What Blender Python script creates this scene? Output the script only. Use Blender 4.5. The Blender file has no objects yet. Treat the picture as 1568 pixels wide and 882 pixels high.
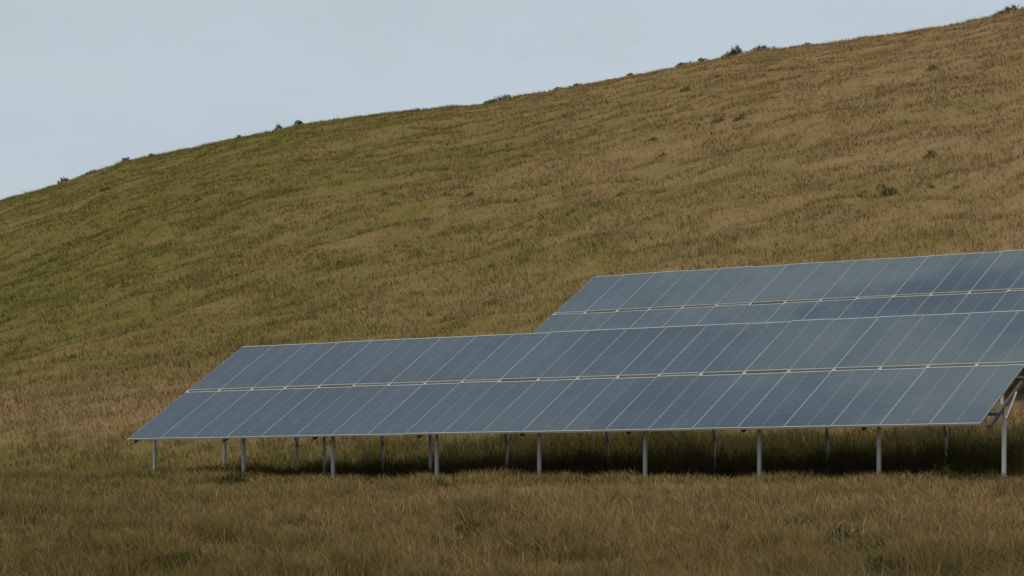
import bpy, math, numpy as np, time
from mathutils import Vector
T0=time.time()
rng=np.random.default_rng(7)
EYE=1.6
CX,HY,F=784.0,759.0,3800.0       # measured in a 1568 x 882 frame
ang=math.radians(54.4)
NXv,NYv=math.cos(ang),math.sin(ang)          # uphill direction, across the tables
scene=bpy.context.scene

# ---------------------------------------------------------------- noise
_tab=rng.random((256,256))
def vnoise(x,y,seed=0):
    x=np.asarray(x,float)+seed*17.3; y=np.asarray(y,float)+seed*9.1
    xi=np.floor(x).astype(int); yi=np.floor(y).astype(int)
    fx=x-xi; fy=y-yi; fx=fx*fx*(3-2*fx); fy=fy*fy*(3-2*fy)
    a=_tab[xi&255,yi&255]; b=_tab[(xi+1)&255,yi&255]
    c=_tab[xi&255,(yi+1)&255]; d=_tab[(xi+1)&255,(yi+1)&255]
    return (a*(1-fx)+b*fx)*(1-fy)+(c*(1-fx)+d*fx)*fy
def rn(x,y,sx,sy,seed,rot=.5):
    c,s=math.cos(rot),math.sin(rot)
    return vnoise((x*c-y*s)/sx,(x*s+y*c)/sy,seed)
def sstep(v,a,b):
    t=np.clip((v-a)/(b-a),0,1); return t*t*(3-2*t)

# ---------------------------------------------------------------- terrain
_pn=np.arange(-500,500,0.25)
_pz=np.interp(_pn,[-500,-30,0,36.5,40.9,43,49,62,500],[-3.2,-2.4,-1.6,.18,.24,.62,2.1,5.0,8.0])
k=np.exp(-np.linspace(-2,2,11)**2); k/=k.sum()
_pz=np.convolve(np.pad(_pz,5,mode='edge'),k,mode='valid')
_Ex=np.array([-900,-300,0,100,190,300,460,560,640,740,830,1000,1150,1300,1420,1500,1568,1900,2600])
_Ey=np.array([470,345,304,277,245,224,190,175,165,159,139,107,79,60,42,29,14,-20,-40])
def ground(x,y):
    x=np.asarray(x,float); y=np.asarray(y,float)
    n=NXv*x+NYv*y; s=-NYv*x+NXv*y
    p=np.interp(n,_pn,_pz)
    p=p+.16*sstep(s,20,38)*sstep(n,22,36)
    R=np.hypot(x,y); az=np.clip(np.arctan2(x,y),-.42,.42)
    px=CX+F*np.tan(az)
    E=(HY-np.interp(px,_Ex,_Ey))/F-.0013
    q=np.clip(138-n,0,None)/89
    G=np.where(n<138,1-.76*q**2.4,1-.9*((n-138)/230)**2)
    G=np.clip(G,-.2,1)
    far=R*np.cos(az)*E*G
    w=sstep(n,45,72)
    z=(1-w)*p+w*far
    z=z+w*sstep(n,60,90)*((rn(x,y,9,9,3)-.5)*.5*(1-sstep(n,110,135)*.7))
    z=z+(rn(x,y,2.2,2.2,1,.9)-.5)*(.09+.20*w)+(rn(x,y,1.0,1.0,2,.3)-.5)*(.04+.18*w)
    return z+EYE

def axis(lo,hi,dlo,dhi,step,grow=1.22):
    core=list(np.arange(dlo,dhi+1e-6,step)); a=[];st=step;v=dlo
    while v>lo: st*=grow; v-=st; a.append(v)
    b=[];st=step;v=core[-1]
    while v<hi: st*=grow; v+=st; b.append(v)
    return np.array(a[::-1]+core+b)
nA=axis(-500,700,14,146,.4); sA=axis(-700,700,-25,165,.4)
ksplit=int(np.argmin(abs(nA-44.6)))
def grid_obj(name,ns,ss):
    N,S=np.meshgrid(ns,ss,indexing='ij')
    X=NXv*N-NYv*S; Y=NYv*N+NXv*S
    Z=ground(X,Y)
    co=np.stack([X,Y,Z],-1).reshape(-1,3)
    a,b=len(ns),len(ss)
    idx=np.arange(a*b).reshape(a,b)
    f=np.stack([idx[:-1,:-1],idx[1:,:-1],idx[1:,1:],idx[:-1,1:]],-1).reshape(-1,4)
    p0,p1,p2=co[f[0,0]],co[f[0,1]],co[f[0,2]]
    if np.cross(p1-p0,p2-p1)[2]<0: f=f[:,::-1]
    return mesh_np(name,co,f.ravel(),np.full(len(f),4),smooth=True)
def mesh_np(name,co,loops,counts,smooth=False):
    me=bpy.data.meshes.new(name)
    me.vertices.add(len(co)); me.vertices.foreach_set('co',np.asarray(co,np.float32).ravel())
    me.loops.add(len(loops)); me.loops.foreach_set('vertex_index',np.asarray(loops,np.int32))
    me.polygons.add(len(counts))
    st=np.concatenate([[0],np.cumsum(counts)[:-1]])
    me.polygons.foreach_set('loop_start',st.astype(np.int32))
    me.polygons.foreach_set('use_smooth',np.full(len(counts),smooth))
    me.update(calc_edges=True); me.validate()
    o=bpy.data.objects.new(name,me); scene.collection.objects.link(o)
    return o

# ---------------------------------------------------------------- materials
def newmat(name):
    m=bpy.data.materials.new(name); m.use_nodes=True
    nt=m.node_tree; nt.nodes.clear()
    return m,nt
class NB:
    def __init__(s,nt): s.nt=nt
    def n(s,t,**kw):
        nd=s.nt.nodes.new(t)
        for k,v in kw.items(): setattr(nd,k,v)
        return nd
    def l(s,a,b): s.nt.links.new(a,b)
    def math(s,op,a,b=None,c=None,clamp=False):
        nd=s.n('ShaderNodeMath',operation=op); nd.use_clamp=clamp
        for i,v in enumerate((a,b,c)):
            if v is None: continue
            if isinstance(v,(int,float)): nd.inputs[i].default_value=v
            else: s.l(v,nd.inputs[i])
        return nd.outputs[0]
    def mix(s,f,a,b,bt='MIX'):
        nd=s.n('ShaderNodeMix',data_type='RGBA',blend_type=bt)
        for i,v in ((0,f),(6,a),(7,b)):
            if isinstance(v,(int,float)): nd.inputs[i].default_value=v
            elif isinstance(v,tuple): nd.inputs[i].default_value=(*v,1)
            else: s.l(v,nd.inputs[i])
        return nd.outputs[2]
    def ramp(s,f,lo,hi):
        nd=s.n('ShaderNodeMapRange'); nd.inputs[1].default_value=lo; nd.inputs[2].default_value=hi
        nd.interpolation_type='SMOOTHSTEP'; s.l(f,nd.inputs[0]); return nd.outputs[0]
    def noise(s,vec,sc,det=4,rough=.6):
        nd=s.n('ShaderNodeTexNoise'); nd.inputs['Scale'].default_value=sc
        nd.inputs['Detail'].default_value=det; nd.inputs['Roughness'].default_value=rough
        s.l(vec,nd.inputs['Vector']); return nd.outputs['Fac']

def grass_color(b):
    pos=b.n('ShaderNodeNewGeometry').outputs['Position']
    mp=b.n('ShaderNodeMapping'); mp.inputs['Rotation'].default_value=(0,0,math.radians(-25))
    mp.inputs['Scale'].default_value=(.62,.75,.1); b.l(pos,mp.inputs['Vector'])
    sep=b.n('ShaderNodeSeparateXYZ'); b.l(pos,sep.inputs[0])
    x,y=sep.outputs[0],sep.outputs[1]
    nn=b.math('ADD',b.math('MULTIPLY',x,NXv),b.math('MULTIPLY',y,NYv))
    sss=b.math('ADD',b.math('MULTIPLY',x,-NYv),b.math('MULTIPLY',y,NXv))
    big=b.noise(pos,.045,3,.55)
    mid=b.noise(mp.outputs[0],.30,5,.65)
    fine=b.noise(mp.outputs[0],1.3,4,.7)
    lr=b.math('MULTIPLY',b.ramp(x,-24,22),.78)
    dry=b.math('ADD',lr,b.math('MULTIPLY',b.math('SUBTRACT',mid,.5),1.7))
    dry=b.math('ADD',dry,b.math('MULTIPLY',b.math('SUBTRACT',big,.5),.8))
    dry=b.math('ADD',dry,b.math('MULTIPLY',b.math('SUBTRACT',fine,.5),1.3))
    band=b.math('MULTIPLY',b.ramp(nn,60,50),b.ramp(nn,43,47))
    meadow=b.ramp(nn,40,36)
    dry=b.math('ADD',dry,b.math('MULTIPLY',band,.50))
    dry=b.math('ADD',dry,b.math('MULTIPLY',meadow,.22))
    dry=b.math('ADD',dry,.06,clamp=True)
    col=b.mix(dry,(.170,.148,.040),(.335,.215,.104))
    dk=b.ramp(b.noise(mp.outputs[0],1.2,4,.65),.53,.68)
    col=b.mix(b.math('MULTIPLY',dk,.45),col,(.095,.09,.028))
    lt=b.ramp(b.noise(mp.outputs[0],.7,5,.7),.55,.72)
    col=b.mix(b.math('MULTIPLY',lt,b.math('MULTIPLY',b.ramp(x,-25,25),.42)),col,(.45,.32,.185))
    fgm=b.noise(pos,.6,5,.7)
    col=b.mix(b.math('MULTIPLY',meadow,b.math('MULTIPLY',b.ramp(fgm,.44,.60),.60)),col,(.088,.078,.024))
    col=b.mix(b.math('MULTIPLY',meadow,b.math('MULTIPLY',b.ramp(nn,32,17),.42)),col,(.135,.102,.036))
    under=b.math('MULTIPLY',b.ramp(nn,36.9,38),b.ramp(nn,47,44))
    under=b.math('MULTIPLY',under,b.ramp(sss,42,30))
    col=b.mix(b.math('MULTIPLY',under,.85),col,(.055,.055,.017))  # front table's shade painted into the grass colour beneath and behind it
    return col,pos

gm,nt=newmat('grass_soil'); b=NB(nt)
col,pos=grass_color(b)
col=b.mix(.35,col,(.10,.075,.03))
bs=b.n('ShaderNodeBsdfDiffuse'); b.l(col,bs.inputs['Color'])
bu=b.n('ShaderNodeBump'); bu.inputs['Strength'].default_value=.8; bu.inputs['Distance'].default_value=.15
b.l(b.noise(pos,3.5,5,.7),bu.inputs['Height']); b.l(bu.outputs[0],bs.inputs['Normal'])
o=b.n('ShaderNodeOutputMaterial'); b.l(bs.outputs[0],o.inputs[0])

def blade_mat(name,tint=None):
    m,nt=newmat(name); b=NB(nt)
    if tint is None: col,pos=grass_color(b)
    else:
        rg=b.n('ShaderNodeRGB'); rg.outputs[0].default_value=(*tint,1); col=rg.outputs[0]
    at=b.n('ShaderNodeAttribute',attribute_name='bl')   # r random, g along blade
    sp=b.n('ShaderNodeSeparateColor'); b.l(at.outputs['Color'],sp.inputs[0])
    r,h=sp.outputs[0],sp.outputs[1]
    pale=b.mix(1.0,col,(2.0,1.9,2.05),'MULTIPLY')
    col=b.mix(b.math('MULTIPLY',b.ramp(r,.76,1.0),.7),col,pale)
    col=b.mix(b.math('MULTIPLY',b.ramp(r,.24,.0),.55),col,(.06,.062,.018))
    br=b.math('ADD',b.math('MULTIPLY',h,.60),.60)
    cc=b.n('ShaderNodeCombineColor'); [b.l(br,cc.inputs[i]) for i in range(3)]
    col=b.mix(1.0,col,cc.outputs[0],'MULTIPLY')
    geo=b.n('ShaderNodeNewGeometry')
    vm=b.n('ShaderNodeVectorMath',operation='SCALE'); b.l(geo.outputs['Normal'],vm.inputs[0]); vm.inputs[3].default_value=.42
    va=b.n('ShaderNodeVectorMath',operation='ADD'); b.l(vm.outputs[0],va.inputs[0]); va.inputs[1].default_value=(0,0,.8)
    vn=b.n('ShaderNodeVectorMath',operation='NORMALIZE'); b.l(va.outputs[0],vn.inputs[0])
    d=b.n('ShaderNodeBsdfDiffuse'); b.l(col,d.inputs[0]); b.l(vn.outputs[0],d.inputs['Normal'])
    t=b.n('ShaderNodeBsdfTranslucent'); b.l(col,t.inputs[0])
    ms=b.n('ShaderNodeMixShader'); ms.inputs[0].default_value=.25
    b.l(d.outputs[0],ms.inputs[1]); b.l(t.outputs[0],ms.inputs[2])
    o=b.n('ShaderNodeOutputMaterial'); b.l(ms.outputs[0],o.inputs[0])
    return m
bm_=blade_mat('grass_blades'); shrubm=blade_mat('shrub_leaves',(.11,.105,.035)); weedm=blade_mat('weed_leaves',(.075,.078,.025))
stalkm=blade_mat('dry_stalks',(.30,.24,.14))

def metal(name,c,rough,met=.0):
    m,nt=newmat(name); b=NB(nt)
    p=b.n('ShaderNodeBsdfPrincipled')
    pos=b.n('ShaderNodeNewGeometry').outputs['Position']
    nz=b.noise(pos,6,4,.6)
    b.l(b.mix(b.math('MULTIPLY',nz,.6),c,tuple(v*.6 for v in c)),p.inputs['Base Color'])
    p.inputs['Roughness'].default_value=rough; p.inputs['Metallic'].default_value=met
    o=b.n('ShaderNodeOutputMaterial'); b.l(p.outputs[0],o.inputs[0]); return m
frame_m=metal('anodised_aluminium',(.33,.36,.37),.5,.2)
rim_m=metal('bright_aluminium_edge',(.50,.49,.44),.5,.2)
post_m=metal('galvanised_steel',(.50,.51,.50),.5,.2)
rail_m=metal('dull_steel',(.10,.10,.095),.6,.3)

pm,nt=newmat('photovoltaic_glass'); b=NB(nt)
uv=b.n('ShaderNodeUVMap',uv_map='UVMap'); sp=b.n('ShaderNodeSeparateXYZ'); b.l(uv.outputs[0],sp.inputs[0])
def lines(v,n,w):
    f=b.math('FRACT',b.math('MULTIPLY',v,n)); d=b.math('ABSOLUTE',b.math('SUBTRACT',f,.5))
    return b.math('GREATER_THAN',d,.5-w)
u_,v_=sp.outputs[0],sp.outputs[1]
cellv=lines(v_,12,.03); cellu=lines(u_,6,.02)
half=lines(u_,2,.012)
at=b.n('ShaderNodeAttribute',attribute_name='modrnd')
pos=b.n('ShaderNodeNewGeometry').outputs['Position']
sx=b.n('ShaderNodeSeparateXYZ'); b.l(pos,sx.inputs[0])
base=b.mix(at.outputs['Fac'],(.025,.046,.072),(.032,.054,.083))
dust_sheen=b.math('MULTIPLY',b.ramp(b.noise(pos,.22,5,.6),.35,.65),b.ramp(sx.outputs[0],-8,12))  # dust plus a pale greenish sheen painted into the glass, stronger to the right
base=b.mix(b.math('MULTIPLY',dust_sheen,.75),base,(.105,.135,.135))
base=b.mix(b.math('MULTIPLY',cellv,.18),base,(.22,.25,.27))
base=b.mix(b.math('MULTIPLY',cellu,.08),base,(.22,.25,.27))
base=b.mix(b.math('MULTIPLY',half,.55),base,(.28,.31,.32))
p=b.n('ShaderNodeBsdfPrincipled'); b.l(base,p.inputs['Base Color'])
b.l(b.math('ADD',b.math('MULTIPLY',b.noise(pos,.9,4,.6),.25),.2),p.inputs['Roughness']); p.inputs['IOR'].default_value=1.48
o=b.n('ShaderNodeOutputMaterial'); b.l(p.outputs[0],o.inputs[0])

# ---------------------------------------------------------------- ground + hill
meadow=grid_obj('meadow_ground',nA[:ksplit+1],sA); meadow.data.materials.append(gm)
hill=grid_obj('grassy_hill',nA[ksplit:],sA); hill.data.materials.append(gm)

# ---------------------------------------------------------------- grass blades
def blades(name,x,y,z,h,wd,lean,mat,rnd=None):
    N=len(x); th=rng.random(N)*2*math.pi
    wx,wy=np.cos(th),np.sin(th)
    la=rng.normal(0,1,(N,2))*lean[:,None]*.85; la[:,0]-=lean*.28; la[:,1]-=lean*.1
    co=np.zeros((N,5,3),np.float32)
    for i,(sgn,t,wf) in enumerate(((-1,0,1),(1,0,1),(-1,.55,.75),(1,.55,.75),(0,1,0))):
        q=t*t
        co[:,i,0]=x+sgn*wx*wd*.5*wf+la[:,0]*h*q
        co[:,i,1]=y+sgn*wy*wd*.5*wf+la[:,1]*h*q
        co[:,i,2]=z-.02+h*t*(1-.25*lean*t)
    base=(np.arange(N)*5)[:,None]
    loops=(base+np.array([[0,1,3,2,2,3,4]])).ravel()
    counts=np.tile([4,3],N)
    o=mesh_np(name,co.reshape(-1,3),loops,counts,smooth=False)
    ca=o.data.color_attributes.new('bl','FLOAT_COLOR','POINT')
    r=rng.random(N) if rnd is None else rnd
    c=np.ones((N,5,4),np.float32); c[:,:,0]=r[:,None]; c[:,:,1]=np.array([0,0,.6,.6,1.])[None]
    ca.data.foreach_set('color',c.ravel())
    o.data.materials.append(mat); return o
N=860000
e=.4; y0,y1=15.5,212
yy=(y0**e+rng.random(N)*(y1**e-y0**e))**(1/e)
uu=(rng.random(N)*2-1)*.25; xx=uu*yy
nn=NXv*xx+NYv*yy; ss=-NYv*xx+NXv*yy
tn=rn(xx,yy,.40,.50,5,.7)*.6+rn(xx,yy,1.2,1.2,9,.2)*.4
tf=rn(xx,yy,.9,1.1,15,.7)*.55+rn(xx,yy,2.4,2.6,19,.2)*.25+rn(xx,yy,.45,.5,25,1.2)*.3-.05
fw_=sstep(yy,55,100)
tuft=tn*(1-fw_)+tf*fw_
under=sstep(nn,37.8,39.2)*(1-sstep(nn,43.5,46.5))*(1-sstep(ss,24,40))
keep=(nn<141)&(rng.random(N)<np.clip(.25+1.5*(tuft-.22)+under*.6,.15,1))
xx,yy,nn,tuft,ss,under=xx[keep],yy[keep],nn[keep],tuft[keep],ss[keep],under[keep]
far=sstep(yy,60,120)
h=.06+.34*np.clip(tuft-.2,0,1)+.09*rng.random(len(xx))
h*=1-.05*far
h*=1+2.2*under*(.6+.5*vnoise(xx/.8,yy/.8,12))
fg=1-sstep(nn,30,36); h*=1+.7*fg*(vnoise(xx/1.6,yy/2.2,11)-.4)
wd=.0074*(yy/25)**.88*(.6+.8*rng.random(len(xx)))
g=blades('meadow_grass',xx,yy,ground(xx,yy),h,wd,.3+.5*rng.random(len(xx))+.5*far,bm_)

# ---------------------------------------------------------------- shrubs and weeds
def unproject(px,py):
    u=(px-CX)/F; k_=(HY-py)/F
    ys=np.arange(15,230,.1); zz=ground(u*ys,ys)-EYE
    r=zz/ys
    hit=np.where(r>=k_)[0]
    j=hit[0] if len(hit) else int(np.argmax(r))
    return u*ys[j],ys[j]
def clump(points,name,mat,leaf=1.0,upright=.5):
    X=[];Y=[];Z=[];H=[];W=[];L=[]
    for (cx,cy,rx,rh,n_) in points:
        a=rng.random(n_)*2*math.pi; r=np.sqrt(rng.random(n_))*rx*(.5+.7*vnoise(a*1.1+cy,a*0+cx,7))
        lump=.45+.55*vnoise(a*1.3+cx,r/rx*2+cy,4)
        x=cx+np.cos(a)*r; y=cy+np.sin(a)*r
        zt=rh*lump*(1-np.clip(r/rx,0,1)**2*.75)
        zz=rng.random(n_)**.7*zt*.8
        X.append(x);Y.append(y);Z.append(ground(x,y)+zz);H.append(np.clip(zt*.5,.03,9)*(.5+rng.random(n_)))
        W.append(np.full(n_,cy*.00030*leaf+.008)); L.append(upright+rng.random(n_)*.8)
    c=np.concatenate
    return blades(name,c(X),c(Y),c(Z),c(H),c(W),c(L),mat,rnd=.1+.75*rng.random(len(c(X))))
pts=[]
for px,py,r,hh in [(1100,187,.35,.40),(1133,184,.35,.40),(1428,108,.35,.3),(755,466,.45,.22),(1360,300,.40,.4),(1425,243,.3,.35),
    (520,407,.22,.25),(108,550,.3,.15),(190,441,.35,.2),(720,300,.25,.22),(792,310,.2,.22),(1050,140,.35,.3),(1000,215,.3,.2),(950,300,.2,.2),
    (303,308,.25,.25),(590,298,.2,.2),(160,292,.35,.3),(1015,240,.2,.25),
    (765,149,1.0,.45),(748,153,.7,.35),(457,189,.5,.45),(97,275,.6,.6),(427,193,.35,.5),(140,257,.7,.35),(192,242,.4,.35),(232,234,.4,.3),
    (1127,76,.5,.75),(1120,80,.9,.45),(1165,76,.8,.45),(1045,96,.7,.35),(1548,12,1.1,.6),(1530,18,.6,.35),(880,128,.6,.25),(855,134,.5,.25),(1075,90,.5,.35),(1235,66,.4,.25),(965,112,.4,.3),(365,208,.3,.3)]:
    x,y=unproject(px,py); pts.append((x,y,r,hh,int(150*r/.5)))
for i in range(70):
    px=rng.random()*1568; py=100+rng.random()*510
    x,y=unproject(px,py)
    if not 52<NXv*x+NYv*y<130: continue
    pts.append((x,y,.15+.25*rng.random(),.10+.14*rng.random(),40))
clump(pts,'hillside_shrubs',shrubm,1.0)
pts=[]
for px,py,r,hh in [(715,835,.25,.38),(800,850,.45,.30),(910,848,.3,.26),(355,742,.45,.33),(560,752,.3,.3),(1290,838,.35,.28),(1330,868,.5,.32),(462,805,.22,.2),
    (30,795,.25,.18),(440,748,.3,.25),(1440,742,.5,.38),(1370,890,.4,.34),(780,735,.3,.3),(1080,740,.3,.2),(130,745,.3,.2),(1180,850,.3,.26),(640,770,.2,.15),
    (1180,742,.6,.25),(1300,745,.5,.25),(880,745,.4,.22),(980,748,.3,.2),(1520,745,.6,.3),(680,748,.3,.2),(275,870,.5,.26),(110,838,.3,.2),
    (1100,835,.3,.28),(1225,815,.35,.28),(1040,865,.3,.25),(1460,860,.35,.3),(1540,880,.4,.3),(600,870,.3,.2)]:
    x,y=unproject(px,py); pts.append((x,y,r,hh,int(210*r/.3)))
clump(pts,'wild_weeds',weedm,.8,.4)
# a few tall dry stalks
X=[];Y=[];H=[]
st=[(1280,850,7,.42),(1218,800,5,.3),(1305,835,5,.35),(600,812,4,.28),(462,800,4,.28),(1045,770,3,.25),(782,722,4,.4),(1130,78,3,.7),(430,192,2,.6),(350,735,8,.35),(1400,760,4,.3),(150,800,3,.25)]
for i in range(170): st.append((rng.random()*1568,765+rng.random()**.8*125,int(rng.integers(1,5)),.2+.16*rng.random()))
for px,py,nst,hh in st:
    x,y=unproject(px,py)
    for j in range(nst): X.append(x+rng.normal(0,.09)); Y.append(y+rng.normal(0,.15)); H.append(hh*(.7+.5*rng.random()))
X,Y,H=map(np.array,(X,Y,H))
blades('dry_stalks',X,Y,ground(X,Y),H,.0035+Y*.00012,.1+.3*rng.random(len(X)),stalkm)

# ---------------------------------------------------------------- solar tables
TILT=math.radians(30.4); ct,st_=math.cos(TILT),math.sin(TILT)
A=Vector((NYv,-NXv,0)); W=Vector((NXv*ct,NYv*ct,st_)); NR=A.cross(W).normalized(); NH=Vector((NXv,NYv,0)); UP=Vector((0,0,1))
class MB:
    def __init__(s): s.v=[];s.f=[];s.uv=[];s.r=[]
    def box(s,o,ax,ay,az):
        i=len(s.v)
        for c in ((0,0,0),(1,0,0),(1,1,0),(0,1,0),(0,0,1),(1,0,1),(1,1,1),(0,1,1)):
            s.v.append(tuple(o+ax*c[0]+ay*c[1]+az*c[2]))
        for q in ((3,2,1,0),(4,5,6,7),(0,1,5,4),(1,2,6,5),(2,3,7,6),(3,0,4,7)): s.f.append(tuple(i+k for k in q))
    def quad(s,pts,r):
        i=len(s.v); s.v+= [tuple(p) for p in pts]; s.f.append((i,i+1,i+2,i+3)); s.uv+=[(0,0),(1,0),(1,1),(0,1)]; s.r+=[r]*4
    def make(s,name,mat,parent):
        me=bpy.data.meshes.new(name); me.from_pydata(s.v,[],s.f)
        if s.uv:
            ul=me.uv_layers.new(name='UVMap')
            for k,u in enumerate(s.uv): ul.data[k].uv=u
            at=me.attributes.new('modrnd','FLOAT','POINT'); at.data.foreach_set('value',s.r)
        me.materials.append(mat); me.update()
        o=bpy.data.objects.new(name,me); scene.collection.objects.link(o); o.parent=parent; return o
def channel(mb,p0,p1,w,d,side,front):
    ax=p1-p0; t=.008
    o=p0-side*w/2-front*d/2
    mb.box(o,side*w,front*t,ax)
    mb.box(o+front*t,side*t,front*(d-t),ax)
    mb.box(o+side*(w-t)+front*t,side*t,front*(d-t),ax)
    mb.box(o+front*(d-t)+side*t,side*w*.25,front*t,ax)
    mb.box(o+front*(d-t)+side*(w*.75-t),side*w*.25,front*t,ax)
def table(O,nmod,pitch,postsA,postsB,extra):
    par=bpy.data.objects.new('solar_panel_array',None); scene.collection.objects.link(par)
    g=MB();fr=MB();rm=MB();ps=MB();rl=MB()
    L=nmod*pitch; rows=((0,2.03),(2.12,4.10)); fw=.009;gap=.008
    for w0,w1 in rows:
        for i in range(nmod):
            dz=rng.normal(0,.003); tl=rng.normal(0,.002)
            o=O+A*(i*pitch+gap/2)+W*(w0+rng.normal(0,.0025))+NR*dz; a=pitch-gap; ww=w1-w0
            WW=(W+NR*tl).normalized()
            rm.box(o-NR*.035,A*a,WW*.018,NR*.035)
            rm.box(o-NR*.035+WW*(ww-.024),A*a,WW*.024,NR*.035)
            fr.box(o-NR*.035+WW*.018,A*fw,WW*(ww-.042),NR*.0345)
            fr.box(o-NR*.035+WW*.018+A*(a-fw),A*fw,WW*(ww-.042),NR*.0345)
            gz=-NR*.003
            q=[o+gz+A*fw*.9+WW*.016,o+gz+A*(a-fw*.9)+WW*.016,o+gz+A*(a-fw*.9)+WW*(ww-.022),o+gz+A*fw*.9+WW*(ww-.022)]
            g.quad(q,float(rng.random()))
            gz=-NR*.010
            k=[o+gz+A*fw*.9+WW*.016,o+gz+A*fw*.9+WW*(ww-.022),o+gz+A*(a-fw*.9)+WW*(ww-.022),o+gz+A*(a-fw*.9)+WW*.016]
            rl.v+= [tuple(v) for v in k]; j=len(rl.v)-4; rl.f.append((j,j+1,j+2,j+3))
            if w0==0:
                rm.box(O+A*(i*pitch-.03)+W*2.028-NR*.030,A*.06,W*.094,NR*.018)
    for w,wdt in ((.42,.045),(1.62,.045),(1.98,.19),(2.60,.045),(3.70,.045)):  # widest strip is added below the row gap to paint its shade dark
        rl.box(O+A*(-.03)+W*w-NR*.095,A*(L+.14),W*wdt,NR*.055)
    def legs(a,d,w_,dep,brace):
        base=O+A*a+NH*d
        gz=float(ground(base.x,base.y))-.3
        top=O.z+d*math.tan(TILT)-.15
        p0=Vector((base.x,base.y,gz)); p1=Vector((base.x,base.y,top))
        channel(ps,p0,p1,w_,dep,A,NH)
        ps.box(p1-A*.05-NH*.05-UP*.12,A*.006,NH*.1,UP*.13)
        if brace:
            s,zb,dd=brace
            q0=Vector((base.x,base.y,O.z+zb))
            q1=O+A*a+NH*(d+dd)+UP*((d+dd)*math.tan(TILT)-.13)
            ps.box(q0+A*.02,A*.028,NH*.028,q1-q0)
    for a in postsA: legs(a,.75,.062,.05,('u',.12,.75) if a<19 else ('u',.10,.4))
    for a in postsB: legs(a,2.9,.046,.05,('d',-.13,-.85))
    for a in extra: legs(a,2.0,.046,.05,None)
    for a in postsA: 
        rl.box(O+A*(a-.025)+W*.12-NR*.165,A*.05,W*3.85,NR*.068)
    g.make('panel_glass',pm,par); fr.make('panel_frames',frame_m,par); rm.make('panel_edge_trim',rim_m,par)
    ps.make('support_posts',post_m,par); rl.make('rails_and_gap_shade',rail_m,par)
    return par
O1=Vector((-7.911,51.04,EYE+1.168))
def a_of(px,d):
    u=(px-CX)/F; X=O1.x+NXv*d; Y=O1.y+NYv*d
    return min(max((u*Y-X)/(NYv+NXv*u),.05),19.08)
table(O1,21,.905,[a_of(p,.75) for p in (225,373,510,669,826,988,1163,1346,1541)],
      [a_of(p,2.9) for p in (339,455,586,776,930,1094,1267,1448)]+[18.9],[a_of(p,2.0) for p in (497,659)])
O2=Vector((1.005-NXv*1.79,59.7-NYv*1.79,EYE+4.38-1.05))
table(O2,24,.905,[.2+2.38*i for i in range(10)],[.2+2.38*i for i in range(10)],[])

# ---------------------------------------------------------------- light
SAZ=math.radians(215); SEL=math.radians(54)
sd=Vector((math.sin(SAZ)*math.cos(SEL),math.cos(SAZ)*math.cos(SEL),math.sin(SEL)))
sl=bpy.data.lights.new('sun','SUN'); sl.energy=1.8; sl.angle=math.radians(14); sl.color=(1,.93,.83)
so=bpy.data.objects.new('sun',sl); scene.collection.objects.link(so); so.rotation_euler=sd.to_track_quat('Z','Y').to_euler()
wd_=bpy.data.worlds.new('World'); scene.world=wd_; wd_.use_nodes=True; nt=wd_.node_tree; nt.nodes.clear(); b=NB(nt)
sky=b.n('ShaderNodeTexSky',sky_type='NISHITA'); sky.sun_disc=False; sky.sun_elevation=SEL; sky.sun_rotation=SAZ
sky.air_density=1.0; sky.dust_density=1.5; sky.ozone_density=1.5
tc=b.n('ShaderNodeTexCoord').outputs['Generated']
mp=b.n('ShaderNodeMapping'); mp.inputs['Scale'].default_value=(1,1,2.2); b.l(tc,mp.inputs[0])
sz=b.n('ShaderNodeSeparateXYZ'); b.l(tc,sz.inputs[0])
haze=b.ramp(b.noise(mp.outputs[0],6,5,.55),.35,.65)
col=b.mix(b.math('ADD',b.math('MULTIPLY',haze,.15),.64),sky.outputs[0],(5.9,6.5,6.9))
cl=b.math('MULTIPLY',b.ramp(b.noise(mp.outputs[0],15,7,.62),.50,.53),b.ramp(sz.outputs[2],.162,.176))
col=b.mix(b.math('MULTIPLY',cl,.45),col,(4.7,5.6,5.9))
bg=b.n('ShaderNodeBackground'); b.l(col,bg.inputs[0]); bg.inputs[1].default_value=.1
o=b.n('ShaderNodeOutputWorld'); b.l(bg.outputs[0],o.inputs[0])

# ---------------------------------------------------------------- camera
cam=bpy.data.cameras.new('camera'); co_=bpy.data.objects.new('camera',cam); scene.collection.objects.link(co_)
co_.location=(0,0,EYE); co_.rotation_euler=(math.radians(90),0,0)
cam.sensor_width=36; cam.lens=F/1568*36; cam.shift_y=(HY-441)/1568; cam.clip_end=3000; cam.clip_start=.1
scene.camera=co_
scene.view_settings.view_transform='Standard'; scene.view_settings.look='None'; scene.view_settings.exposure=0
print('built',time.time()-T0)
